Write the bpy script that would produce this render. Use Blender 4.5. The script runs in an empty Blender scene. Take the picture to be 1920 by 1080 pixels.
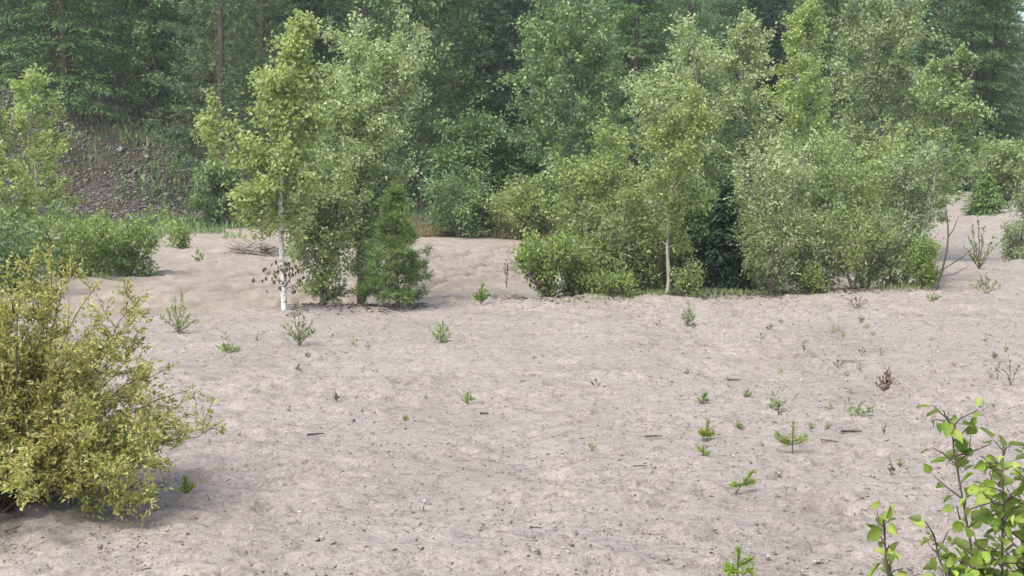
import bpy, math, random
import numpy as np
from mathutils import Vector

# ---------------------------------------------------------------- camera, sky, sun, exposure
S = bpy.context.scene
C = S.collection
R_ = math.radians
CAM_Z, FPX, HOR = 1.7, 2637.0, 290.0           # eye height, focal length in px of a 1920 wide frame, horizon row
PITCH = math.atan((540 - HOR) / FPX)
cam = bpy.data.cameras.new('camera')
cam.sensor_width = 36; cam.lens = 36 * FPX / 1920
cam.clip_start = 0.05; cam.clip_end = 2000
cam_o = bpy.data.objects.new('camera', cam); C.objects.link(cam_o)
cam_o.location = (0, 0, CAM_Z); cam_o.rotation_euler = (math.pi / 2 - PITCH, 0, 0)
S.camera = cam_o

SUN_EL, SUN_AZ = 56, 214                        # azimuth clockwise from +Y: behind the viewer, to the left
W = bpy.data.worlds.new('World'); S.world = W; W.use_nodes = True
wn, wl = W.node_tree.nodes, W.node_tree.links
wn.clear()
sky = wn.new('ShaderNodeTexSky'); sky.sky_type = 'NISHITA'; sky.sun_disc = False
sky.sun_elevation = R_(SUN_EL); sky.sun_rotation = R_(SUN_AZ)
sky.air_density = 1.0; sky.dust_density = 4.0; sky.ozone_density = 1.0; sky.altitude = 100
bg = wn.new('ShaderNodeBackground'); bg.inputs[1].default_value = 0.15
wo = wn.new('ShaderNodeOutputWorld')
wl.new(sky.outputs[0], bg.inputs[0]); wl.new(bg.outputs[0], wo.inputs[0])
sun = bpy.data.lights.new('sun', 'SUN'); sun.energy = 1.8; sun.angle = R_(28); sun.color = (1, .955, .88)
sun_o = bpy.data.objects.new('sun', sun); C.objects.link(sun_o)
a, e = R_(SUN_AZ), R_(SUN_EL)
sd = Vector((math.sin(a) * math.cos(e), math.cos(a) * math.cos(e), math.sin(e)))
sun_o.rotation_euler = (-sd).to_track_quat('-Z', 'Y').to_euler(); sun_o.location = (-20, -20, 40)
S.view_settings.view_transform = 'Standard'; S.view_settings.look = 'None'
S.view_settings.exposure = 1.07; S.view_settings.gamma = 1.0
S.cycles.max_bounces = 6; S.cycles.diffuse_bounces = 4; S.cycles.glossy_bounces = 2
S.cycles.transmission_bounces = 4; S.cycles.transparent_max_bounces = 4; S.cycles.volume_bounces = 1

# ---------------------------------------------------------------- helpers
def hash2(ix, iy, s):
    h = (ix.astype(np.int64) * 374761393 + iy.astype(np.int64) * 668265263 + s * 1442695041) & 0xffffffff
    h = ((h ^ (h >> 13)) * 1274126177) & 0xffffffff
    return ((h ^ (h >> 16)) & 0xffff) / 65535.0
def vnoise(x, y, s=0):
    x0, y0 = np.floor(x), np.floor(y); fx, fy = x - x0, y - y0
    fx, fy = fx * fx * (3 - 2 * fx), fy * fy * (3 - 2 * fy)
    a_ = hash2(x0, y0, s); b_ = hash2(x0 + 1, y0, s); c_ = hash2(x0, y0 + 1, s); d_ = hash2(x0 + 1, y0 + 1, s)
    return (a_ * (1 - fx) + b_ * fx) * (1 - fy) + (c_ * (1 - fx) + d_ * fx) * fy - .5
def sst(a_, b_, v):
    t = np.clip((v - a_) / (b_ - a_), 0, 1); return t * t * (3 - 2 * t)
RIMX = [-20, -8, -5, -3.2, -2.3, -1, 0, 5, 8.2, 16]
RIMY = [13.0, 14.0, 14.5, 14.9, 15.6, 16.0, 16.6, 17.9, 22.6, 27]
def mound(x, y):
    H = np.interp(x, [-60, -30, -15.3, -12.4, -10.5, -8.9, -7.9, -7.0], [7, 5.2, 3.7, 3.1, 2.25, 1.15, .3, 0])
    foot = 36.2 + 0.5 * np.sin(x * .9)
    return H * sst(foot, 42, y + .8 * vnoise(x * .5, y * .5, 5))
def gz(x, y):
    x = np.asarray(x, float); y = np.asarray(y, float)
    rim = np.interp(x, RIMX, RIMY) + .35 * vnoise(x * .8, y * 0, 3)
    drop = sst(rim + .1, rim + 1.5, y)
    back = sst(28, 35, y)
    z = -.30 * drop * (1 - back * .8)
    z = z + .06 * vnoise(x * .35, y * .35, 1) + .05 * vnoise(x * .9, y * .9, 2) * (1 + drop)
    z = z + mound(x, y)
    z = z + sst(58, 130, y) * 16 * np.clip(1.1 - np.maximum(x - 18, 0) * .03, 0.2, 1.2)
    z = z + sst(9, 15, x) * sst(24, 40, y) * .5
    return z
def ray(px, py):
    r, d = (px - 960) / FPX, (py - 540) / FPX
    cp, sp = math.cos(PITCH), math.sin(PITCH)
    return np.array([r, cp - d * sp, -sp - d * cp])
def on_ground(px, py):                           # the ground point seen at a row and column of the photograph
    v = ray(px, py); t = np.arange(2.5, 140, .02)
    x, y, z = v[0] * t, v[1] * t, CAM_Z + v[2] * t
    i = int(np.argmax(z <= gz(x, y)))
    return (float(x[i]), float(y[i]), float(gz(x[i], y[i])))
def stand(px, Y):                                # a standing place at distance Y
    x = (px - 960) / FPX * Y
    return (x, Y, float(gz(x, Y)))
def z_at(py, Y):
    v = ray(960, py); return CAM_Z + v[2] / v[1] * Y

class MB:
    def __init__(s): s.v = []; s.f = []; s.n = 0
    def add(s, v, f):                            # f: (M,k) int array
        v = np.asarray(v, float).reshape(-1, 3); f = np.asarray(f, np.int64)
        s.v.append(v); s.f.append(f + s.n); s.n += len(v)
    def mesh(s, name, mat, smooth=False):
        me = bpy.data.meshes.new(name)
        v = np.concatenate(s.v); fl = [f for f in s.f if len(f)]
        loops = np.concatenate([f.ravel() for f in fl]); tot = np.concatenate([np.full(len(f), f.shape[1]) for f in fl])
        me.vertices.add(len(v)); me.vertices.foreach_set('co', v.astype(np.float32).ravel())
        me.loops.add(len(loops)); me.loops.foreach_set('vertex_index', loops.astype(np.int32))
        me.polygons.add(len(tot)); st = np.concatenate([[0], np.cumsum(tot)[:-1]])
        me.polygons.foreach_set('loop_start', st.astype(np.int32)); me.polygons.foreach_set('loop_total', tot.astype(np.int32))
        if smooth: me.polygons.foreach_set('use_smooth', np.ones(len(tot), bool))
        me.update(calc_edges=True)
        me.materials.append(mat)
        return me
    def build(s, name, mat, parent=None, smooth=False):
        o = bpy.data.objects.new(name, s.mesh(name, mat, smooth)); C.objects.link(o)
        if parent: o.parent = parent
        return o
def nrm(a_): return a_ / np.maximum(np.linalg.norm(a_, axis=-1, keepdims=True), 1e-9)
def tube(mb, pts, rad, n=5):
    pts = np.asarray(pts, float); k = len(pts); rad = np.broadcast_to(np.asarray(rad, float), (k,))
    t = nrm(np.gradient(pts, axis=0)); ref = np.array([0.31, .9, .17]) if abs(t[0, 1]) < .8 else np.array([.95, .1, .2])
    u = nrm(np.cross(t, ref)); w = np.cross(t, u)
    an = np.arange(n) * 2 * math.pi / n
    ring = pts[:, None] + rad[:, None, None] * (np.cos(an)[None, :, None] * u[:, None] + np.sin(an)[None, :, None] * w[:, None])
    i = np.arange(k - 1)[:, None] * n; j = np.arange(n)[None]; j2 = (j + 1) % n
    f = np.stack([i + j, i + j2, i + n + j2, i + n + j], -1).reshape(-1, 4)
    mb.add(ring.reshape(-1, 3), f)
OUT = {1: ((.42, 1),), 2: ((.28, .95), (.66, .72)), 4: ((.10, .62), (.30, 1.0), (.55, .80), (.80, .36)),
       8: ((.05, .52), (.15, .88), (.20, .84), (.33, 1.0), (.39, .91), (.57, .76), (.63, .64), (.82, .32))}
def leaves(mb, P, D, N, L, Wd, k=2, fold=.25):
    P = np.asarray(P); D = nrm(np.asarray(D)); s_ = nrm(np.cross(D, N)); N = np.cross(s_, D)
    m = len(P); L = np.broadcast_to(L, (m,))[:, None]; Wd = np.broadcast_to(Wd, (m,))[:, None]
    o = OUT[k]; cols = [P]
    for t, w in o: cols.append(P + D * L * t + s_ * Wd * .5 * w + N * Wd * fold * w)
    cols.append(P + D * L - N * L * .12)
    for t, w in reversed(o): cols.append(P + D * L * t - s_ * Wd * .5 * w + N * Wd * fold * w)
    q = len(cols); V = np.stack(cols, 1).reshape(-1, 3); b = np.arange(m)[:, None] * q
    l_ = b + np.arange(0, k + 2)[None]; r_ = b + np.array([0] + list(range(k + 1, q)))[None]
    mb.add(V, np.concatenate([l_, r_]))
def rdir(rng, n): return nrm(rng.normal(size=(n, 3)))

# ---------------------------------------------------------------- materials
def mat(name):
    m = bpy.data.materials.new(name); m.use_nodes = True; m.node_tree.nodes.clear()
    return m, m.node_tree.nodes, m.node_tree.links
def ramp(nodes, stops, interp='LINEAR'):
    r = nodes.new('ShaderNodeValToRGB'); r.color_ramp.interpolation = interp
    el = r.color_ramp.elements
    while len(el) < len(stops): el.new(.5)
    for x, (p, c) in zip(el, stops): x.position = p; x.color = (*c, 1) if len(c) == 3 else c
    return r
def leaf_mat(name, cols, under=None, trans=.3, rough=.45, spec=.4, clump=(1.2, .35), vary=(.92, 1.12), hue=.04):
    m, n, l = mat(name)
    geo = n.new('ShaderNodeNewGeometry'); st = [(i / max(1, len(cols) - 1), c) for i, c in enumerate(cols)]
    rp = ramp(n, st); l.new(geo.outputs['Random Per Island'], rp.inputs[0])
    tc = n.new('ShaderNodeTexCoord'); no = n.new('ShaderNodeTexNoise'); no.inputs['Scale'].default_value = clump[0]; no.inputs['Detail'].default_value = 2
    l.new(tc.outputs['Object'], no.inputs['Vector'])
    oi = n.new('ShaderNodeObjectInfo')
    hv = n.new('ShaderNodeHueSaturation'); l.new(rp.outputs[0], hv.inputs['Color'])
    mr = n.new('ShaderNodeMapRange'); mr.inputs['From Min'].default_value = .3; mr.inputs['From Max'].default_value = .7
    mr.inputs['To Min'].default_value = 1 - clump[1]; mr.inputs['To Max'].default_value = 1 + clump[1]
    l.new(no.outputs['Fac'], mr.inputs['Value']); l.new(mr.outputs[0], hv.inputs['Value'])
    mh = n.new('ShaderNodeMapRange'); mh.inputs['To Min'].default_value = .485; mh.inputs['To Max'].default_value = .515
    l.new(oi.outputs['Random'], mh.inputs['Value']); 
    nh = n.new('ShaderNodeTexNoise'); nh.inputs['Scale'].default_value = clump[0] * .8; nh.inputs['Detail'].default_value = 1
    l.new(tc.outputs['Generated'], nh.inputs['Vector'])
    ha = n.new('ShaderNodeMath'); ha.operation = 'MULTIPLY_ADD'; ha.inputs[1].default_value = hue
    hb = n.new('ShaderNodeMath'); hb.operation = 'SUBTRACT'; hb.inputs[1].default_value = hue * .5
    l.new(nh.outputs['Fac'], ha.inputs[0]); l.new(mh.outputs[0], ha.inputs[2]); l.new(ha.outputs[0], hb.inputs[0]); l.new(hb.outputs[0], hv.inputs['Hue'])
    mv = n.new('ShaderNodeMapRange'); mv.inputs['To Min'].default_value, mv.inputs['To Max'].default_value = vary
    l.new(oi.outputs['Random'], mv.inputs['Value']); mm = n.new('ShaderNodeMath'); mm.operation = 'MULTIPLY'
    l.new(mr.outputs[0], mm.inputs[0]); l.new(mv.outputs[0], mm.inputs[1]); l.new(mm.outputs[0], hv.inputs['Value'])
    col = hv.outputs[0]
    if under:
        mx = n.new('ShaderNodeMixRGB'); l.new(geo.outputs['Backfacing'], mx.inputs[0]); l.new(col, mx.inputs[1]); mx.inputs[2].default_value = (*under, 1)
        col = mx.outputs[0]
    p = n.new('ShaderNodeBsdfPrincipled'); p.inputs['Roughness'].default_value = rough; p.inputs['Specular IOR Level'].default_value = spec
    l.new(col, p.inputs['Base Color'])
    tr = n.new('ShaderNodeBsdfTranslucent'); tm = n.new('ShaderNodeMixRGB'); tm.blend_type = 'MULTIPLY'; tm.inputs[0].default_value = 1
    tm.inputs[2].default_value = (1.25, 1.3, .55, 1); l.new(col, tm.inputs[1]); l.new(tm.outputs[0], tr.inputs[0])
    ms = n.new('ShaderNodeMixShader'); ms.inputs[0].default_value = trans
    l.new(p.outputs[0], ms.inputs[1]); l.new(tr.outputs[0], ms.inputs[2])
    o = n.new('ShaderNodeOutputMaterial'); l.new(ms.outputs[0], o.inputs[0])
    return m
def bark_mat(name, c1, c2, scale=(8, 8, 2), birch=False, rough=.85):
    m, n, l = mat(name)
    tc = n.new('ShaderNodeTexCoord'); mp = n.new('ShaderNodeMapping'); mp.inputs['Scale'].default_value = scale
    l.new(tc.outputs['Object'], mp.inputs[0])
    no = n.new('ShaderNodeTexNoise'); no.inputs['Scale'].default_value = 3; no.inputs['Detail'].default_value = 6
    l.new(mp.outputs[0], no.inputs['Vector'])
    rp = ramp(n, [(.36, c2), (.46, c1)] if birch else [(.3, c2), (.7, c1)]); l.new(no.outputs['Fac'], rp.inputs[0])
    p = n.new('ShaderNodeBsdfPrincipled'); p.inputs['Roughness'].default_value = rough; l.new(rp.outputs[0], p.inputs['Base Color'])
    bp = n.new('ShaderNodeBump'); bp.inputs['Strength'].default_value = .5; bp.inputs['Distance'].default_value = .01
    l.new(no.outputs['Fac'], bp.inputs['Height']); l.new(bp.outputs[0], p.inputs['Normal'])
    o = n.new('ShaderNodeOutputMaterial'); l.new(p.outputs[0], o.inputs[0])
    return m
M = {}
M['birch_bark'] = bark_mat('birch_bark', (.62, .60, .56), (.06, .05, .045), (3, 3, 20), True)
M['grey_bark'] = bark_mat('grey_bark', (.20, .18, .15), (.09, .08, .07))
M['pale_bark'] = bark_mat('pale_bark', (.42, .40, .34), (.16, .15, .12))
M['dark_bark'] = bark_mat('dark_bark', (.085, .07, .055), (.03, .025, .02))
M['pine_bark'] = bark_mat('pine_bark', (.15, .115, .09), (.06, .048, .04))
M['dead_wood'] = bark_mat('dead_wood', (.30, .27, .24), (.12, .10, .09))
M['twig_bark'] = bark_mat('twig_bark', (.12, .085, .06), (.05, .035, .03))
M['birch_leaf'] = leaf_mat('birch_leaf', [(.17, .25, .07), (.24, .33, .105), (.33, .41, .155), (.48, .53, .26)], (.40, .47, .25), .42)
M['silver_leaf'] = leaf_mat('silver_leaf', [(.15, .22, .08), (.22, .30, .125), (.31, .39, .19), (.46, .51, .32)], (.44, .50, .32), .32)
M['willow_leaf'] = leaf_mat('willow_leaf', [(.11, .18, .055), (.17, .25, .085), (.24, .32, .12), (.34, .39, .18)], (.32, .38, .21), .3)
M['olive_leaf'] = leaf_mat('olive_leaf', [(.14, .21, .055), (.20, .28, .08), (.27, .35, .105), (.38, .42, .15)], (.31, .38, .19), .36)
M['grey_leaf'] = leaf_mat('grey_leaf', [(.12, .17, .07), (.17, .24, .10), (.23, .30, .13), (.34, .38, .20)], (.30, .36, .21), .25)
M['vivid_leaf'] = leaf_mat('vivid_leaf', [(.12, .20, .04), (.17, .27, .06), (.24, .34, .085), (.34, .42, .14)], (.28, .36, .16), .38)
M['alder_leaf'] = leaf_mat('alder_leaf', [(0.063, 0.127, 0.040), (0.098, 0.184, 0.057), (0.138, 0.241, 0.081), (0.207, 0.322, 0.127)], (.14, .20, .09), .25)
M['aspen_leaf'] = leaf_mat('aspen_leaf', [(.10, .17, .06), (.14, .23, .08), (.20, .30, .11), (.28, .38, .17)], (.20, .28, .15), .3)
M['yellow_leaf'] = leaf_mat('yellow_leaf', [(.19, .21, .04), (.28, .285, .06), (.37, .35, .10), (.26, .31, .07), (.50, .45, .20), (.34, .24, .08)], (.43, .45, .20), .38, clump=(2.6, .32), hue=.08)
M['sapling_leaf'] = leaf_mat('sapling_leaf', [(.12, .18, .03), (.17, .24, .04), (.24, .31, .06), (.36, .40, .12)], (.27, .33, .13), .38, .5, .3, (9, .4), hue=.05)
M['red_leaf'] = leaf_mat('red_leaf', [(.15, .075, .06), (.20, .11, .085), (.19, .14, .09)], None, .2)
M['brown_leaf'] = leaf_mat('brown_leaf', [(.06, .05, .03), (.09, .09, .04), (.12, .13, .06)], None, .15)
M['spruce_needle'] = leaf_mat('spruce_needle', [(0.069, 0.115, 0.050), (0.100, 0.163, 0.069), (0.144, 0.225, 0.094)], None, .12, .6, .25, (.5, .3), vary=(.75, 1.5))
M['dark_shade_needle'] = leaf_mat('dark_shade_needle', [(0.025, 0.055, 0.032), (0.037, 0.075, 0.041), (0.055, 0.103, 0.055)], None, .12, .6, .25, (.5, .3))  # needle colour darkened to put shade into the forest gaps; thicket spruce too
M['green_needle'] = leaf_mat('green_needle', [(0.072, 0.144, 0.048), (0.102, 0.198, 0.066), (0.144, 0.264, 0.090)], None, .15, .6, .25, (.5, .3), vary=(.75, 1.5))
M['pine_needle'] = leaf_mat('pine_needle', [(0.084, 0.138, 0.066), (0.120, 0.186, 0.090), (0.168, 0.252, 0.120)], None, .15, .6, .25, (.5, .3), vary=(.75, 1.5))
M['young_needle'] = leaf_mat('young_needle', [(.10, .155, .055), (.14, .21, .07), (.19, .27, .09), (.26, .34, .13)], None, .28, .5, .3, (3, .4), hue=.03)
M['seedling_needle'] = leaf_mat('seedling_needle', [(.20, .29, .04), (.28, .37, .06), (.36, .43, .10)], None, .3, .5, .3)
M['dry_grass'] = leaf_mat('dry_grass', [(.20, .17, .09), (.26, .23, .12), (.16, .18, .07)], None, .2)

def ground_mat():
    m, n, l = mat('ground_sand')
    tc = n.new('ShaderNodeTexCoord')
    def noise(sc, det, rough=.6, vec=None):
        q = n.new('ShaderNodeTexNoise'); q.inputs['Scale'].default_value = sc; q.inputs['Detail'].default_value = det; q.inputs['Roughness'].default_value = rough
        l.new(vec or tc.outputs['Object'], q.inputs['Vector']); return q
    def mix(f, a_, b_, t='MIX'):
        x = n.new('ShaderNodeMixRGB'); x.blend_type = t
        for i, v in ((0, f), (1, a_), (2, b_)):
            if isinstance(v, (int, float)): x.inputs[i].default_value = v
            elif isinstance(v, tuple): x.inputs[i].default_value = (*v, 1)
            else: l.new(v, x.inputs[i])
        return x.outputs[0]
    def attr(nm):
        q = n.new('ShaderNodeAttribute'); q.attribute_name = nm; return q.outputs['Fac']
    big = noise(.6, 4); mid = noise(5, 5, .7); fine = noise(58, 4, .75); grain = noise(260, 2, .6)
    c = mix(ramp_out(n, l, big.outputs['Fac'], .40, .60), (.282, .250, .219), (.322, .288, .256))
    c = mix(ramp_out(n, l, mid.outputs['Fac'], .35, .7), c, (.335, .298, .272))
    sp = ramp(n, [(.30, (.40, .37, .35)), (.45, (.95, .95, .95)), (.57, (1.02, 1.02, 1.02)), (.72, (1.6, 1.58, 1.55))]); l.new(fine.outputs['Fac'], sp.inputs[0])
    c = mix(.75, c, sp.outputs[0], 'MULTIPLY')
    mot = noise(14, 6, .75); ms_ = ramp(n, [(.34, (.55, .52, .50)), (.46, (.97, .97, .97)), (.66, (1.16, 1.16, 1.16))]); l.new(mot.outputs['Fac'], ms_.inputs[0])
    c = mix(.8, c, ms_.outputs[0], 'MULTIPLY')
    sg = ramp(n, [(.28, (.6, .57, .55)), (.5, (1, 1, 1)), (.72, (1.3, 1.3, 1.28))]); l.new(grain.outputs['Fac'], sg.inputs[0])
    c = mix(.8, c, sg.outputs[0], 'MULTIPLY')
    coarse = noise(26, 3, .7); cr = ramp(n, [(.32, (.62, .60, .58)), (.45, (1, 1, 1)), (.58, (1, 1, 1)), (.70, (1.22, 1.21, 1.2))]); l.new(coarse.outputs['Fac'], cr.inputs[0])
    c = mix(.7, c, cr.outputs[0], 'MULTIPLY')
    wet = noise(1.1, 5, .65); wr = ramp(n, [(.32, (.86, .85, .845)), (.50, (1, 1, 1)), (.68, (1.06, 1.06, 1.06))]); l.new(wet.outputs['Fac'], wr.inputs[0])
    c = mix(1.0, c, wr.outputs[0], 'MULTIPLY')
    trk = mix(ramp_out(n, l, mid.outputs['Fac'], .35, .65), (.235, .200, .165), (.330, .288, .246))
    c = mix(attr('track'), c, trk)
    c = mix(attr('rut'), c, (.150, .120, .090))
    flo = mix(ramp_out(n, l, noise(2.5, 6, .7).outputs['Fac'], .35, .65), (.045, .042, .025), (.11, .095, .06))
    c = mix(attr('forest'), c, flo)
    scr = mix(ramp_out(n, l, noise(1.6, 7, .75).outputs['Fac'], .40, .62), (.035, .030, .024), (.085, .074, .064))
    c = mix(attr('scree'), c, scr)
    p = n.new('ShaderNodeBsdfPrincipled'); p.inputs['Roughness'].default_value = .95; p.inputs['Specular IOR Level'].default_value = .15
    l.new(c, p.inputs['Base Color'])
    ma = n.new('ShaderNodeMath'); ma.operation = 'MULTIPLY_ADD'; ma.inputs[1].default_value = .35
    l.new(grain.outputs['Fac'], ma.inputs[0]); l.new(fine.outputs['Fac'], ma.inputs[2])
    bp = n.new('ShaderNodeBump'); bp.inputs['Strength'].default_value = .9; bp.inputs['Distance'].default_value = .012
    l.new(ma.outputs[0], bp.inputs['Height']); l.new(bp.outputs[0], p.inputs['Normal'])
    o = n.new('ShaderNodeOutputMaterial'); l.new(p.outputs[0], o.inputs[0])
    return m
def ramp_out(n, l, sock, a_, b_):
    r = n.new('ShaderNodeMapRange'); r.inputs['From Min'].default_value = a_; r.inputs['From Max'].default_value = b_
    l.new(sock, r.inputs['Value']); return r.outputs[0]
def stone_mat(name, cols):
    m, n, l = mat(name)
    geo = n.new('ShaderNodeNewGeometry'); rp = ramp(n, [(i / (len(cols) - 1), c) for i, c in enumerate(cols)])
    l.new(geo.outputs['Random Per Island'], rp.inputs[0])
    p = n.new('ShaderNodeBsdfPrincipled'); p.inputs['Roughness'].default_value = .85; l.new(rp.outputs[0], p.inputs['Base Color'])
    o = n.new('ShaderNodeOutputMaterial'); l.new(p.outputs[0], o.inputs[0]); return m
M['ground'] = ground_mat()
M['scree'] = stone_mat('scree_stone', [(.05, .042, .037), (.085, .075, .068), (.14, .127, .118), (.27, .255, .245)])
M['pebble'] = stone_mat('pebble_stone', [(.10, .085, .075), (.20, .17, .15), (.30, .27, .24), (.46, .43, .40)])
M['litter'] = stone_mat('litter_bits', [(.06, .05, .04), (.13, .10, .08), (.20, .16, .12)])

# ---------------------------------------------------------------- tagging
def thing(name, label, cat, loc, group=None, rz=0, sc=1):
    o = bpy.data.objects.new(name, None); C.objects.link(o); o.empty_display_size = .2
    o.location = loc; o.rotation_euler = (0, 0, rz); o.scale = (sc, sc, sc)
    o['label'] = label; o['category'] = cat
    if group: o['group'] = group
    return o
def copy_tree(src, loc, rz, sc, label, group):
    r = src.copy(); C.objects.link(r); r.location = loc; r.rotation_euler = (0, 0, rz); r.scale = (sc, sc, sc)
    r['label'] = label; r['group'] = group
    for ch in list(src.children):
        c = ch.copy(); C.objects.link(c); c.parent = r
    return r
def tag(o, label=None, cat=None, group=None, kind=None):
    for k, v in (('label', label), ('category', cat), ('group', group), ('kind', kind)):
        if v: o[k] = v
    return o

# ---------------------------------------------------------------- the ground: one sheet
def build_ground():
    rng = np.random.default_rng(3)
    def axis(segs):
        out = [segs[0][0]]
        for a_, b_, d0, d1 in segs:
            x = a_
            while x < b_:
                x += d0 + (d1 - d0) * (x - a_) / (b_ - a_); out.append(x)
        return np.array(out)
    xp = axis([(0, 4, .035, .035), (4, 9, .035, .10), (9, 30, .12, 1.2), (30, 160, 1.5, 14)])
    xs = np.concatenate([-xp[::-1], xp[1:]])
    ys = axis([(-40, 2, 6, .4), (2, 4, .3, .04), (4, 11, .026, .034), (11, 20, .036, .07), (20, 45, .08, .35), (45, 130, .5, 3), (130, 200, 4, 10)])
    X, Y = np.meshgrid(xs, ys)
    Z = gz(X, Y)
    flat = (1 - sst(26, 34, Y)) * (1 - sst(10, 16, np.abs(X)))
    nz = .024 * vnoise(X * 2.3, Y * 2.8, 11) + .020 * vnoise(X * 5, Y * 6.5, 12) + .024 * vnoise(X * 9, Y * 14, 13) + .020 * vnoise(X * 19, Y * 25, 14)
    Z += nz * flat * (.35 + 1.5 * sst(-.25, .3, vnoise(X * .55, Y * .8, 17) + .4 * vnoise(X * 1.7, Y * 2.4, 18)))
    Z += flat * .012 * np.sin((Y * 2.4 + X * .9) * 2 + 5 * vnoise(X * .4, Y * .4, 19)) * sst(-.05, .3, vnoise(X * .3, Y * .5, 20))
    # footprints and scuffs
    for i in range(1100):
        y0 = rng.uniform(4.5, 17) if i % 3 else rng.uniform(4.5, 30); x0 = rng.uniform(-.42, .42) * y0
        an = rng.uniform(0, math.pi); ln = rng.uniform(.05, .15); wd = rng.uniform(.035, .06); dp = rng.uniform(.010, .038)
        i0, i1 = np.searchsorted(ys, [y0 - .5, y0 + .5]); j0, j1 = np.searchsorted(xs, [x0 - .5, x0 + .5])
        dx, dy = X[i0:i1, j0:j1] - x0, Y[i0:i1, j0:j1] - y0
        u, v = dx * math.cos(an) + dy * math.sin(an), -dx * math.sin(an) + dy * math.cos(an)
        r2 = (u / ln) ** 2 + (v / wd) ** 2
        Z[i0:i1, j0:j1] += -dp * np.exp(-r2 * r2) + dp * .55 * np.exp(-((np.sqrt(r2) - 1.45) / .35) ** 2)
    lx, ly, _ = on_ground(1062, 886)
    Z += .045 * np.exp(-(((X - lx) / .11) ** 2 + ((Y - ly) / .09) ** 2) ** 1.5) - .02 * np.exp(-(((X - lx) / .2) ** 2 + ((Y - ly + .16) / .06) ** 2))
    rim = np.interp(X, RIMX, RIMY)
    # wheel ruts along the track
    tc = np.interp(X, [-14, -6, -2, 2, 8], [20, 19.5, 22, 29, 36])
    rut = np.zeros_like(Z)
    tw = sst(.2, 1.6, Y - rim) * (1 - sst(29, 33, Y)) * (X < 9)
    for off in (-2.6, -1.1, .4, 2.0, 3.6):
        d = (Y - tc - off + .5 * vnoise(X * .5, Y * 0, 21)) / .22
        rut = np.maximum(rut, tw * np.exp(-(d / 1.1) ** 2) * (.55 + 1.2 * vnoise(X * 1.4, Y * 1.4, 23)))
        Z += tw * (-.13 * np.exp(-d * d) + .09 * np.exp(-((np.abs(d) - 1.6) / .6) ** 2))
    Z += tw * (.10 * vnoise(X * 1.1, Y * 2.2, 31) + .06 * vnoise(X * 3, Y * 5, 32))
    nx, ny = len(xs), len(ys)
    V = np.stack([X, Y, Z], -1).reshape(-1, 3)
    i = np.arange(ny - 1)[:, None] * nx; j = np.arange(nx - 1)[None]
    F = np.stack([i + j, i + j + 1, i + nx + j + 1, i + nx + j], -1).reshape(-1, 4)
    mb = MB(); mb.add(V, F); o = mb.build('ground', M['ground'], None, True)
    mnd = mound(X, Y)
    scree = sst(.03, .25, mnd) * (1 - sst(43.5, 46, Y)) * (1 - sst(-8, -7.2, X)) * (1 - sst(16, 19, -X))
    edge = 34.4 + 2.4 * vnoise(X * .5, Y * .5, 41) + 1.2 * vnoise(X * 1.7, Y * 1.7, 42) + np.maximum(X - 6, 0) * 2.0
    forest = np.clip(sst(-.6, .8, Y - edge) + sst(.9, 1.6, mnd), 0, 1)
    track = np.clip(sst(.0, 1.4, Y - rim), 0, 1) * (1 - sst(4, 9, X))
    for nm, arr in (('track', track), ('rut', np.clip(rut, 0, 1)), ('forest', forest), ('scree', scree)):
        at = o.data.attributes.new(nm, 'FLOAT', 'POINT'); at.data.foreach_set('value', arr.astype(np.float32).ravel())
    o['kind'] = 'structure'
    return o
build_ground()

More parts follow.
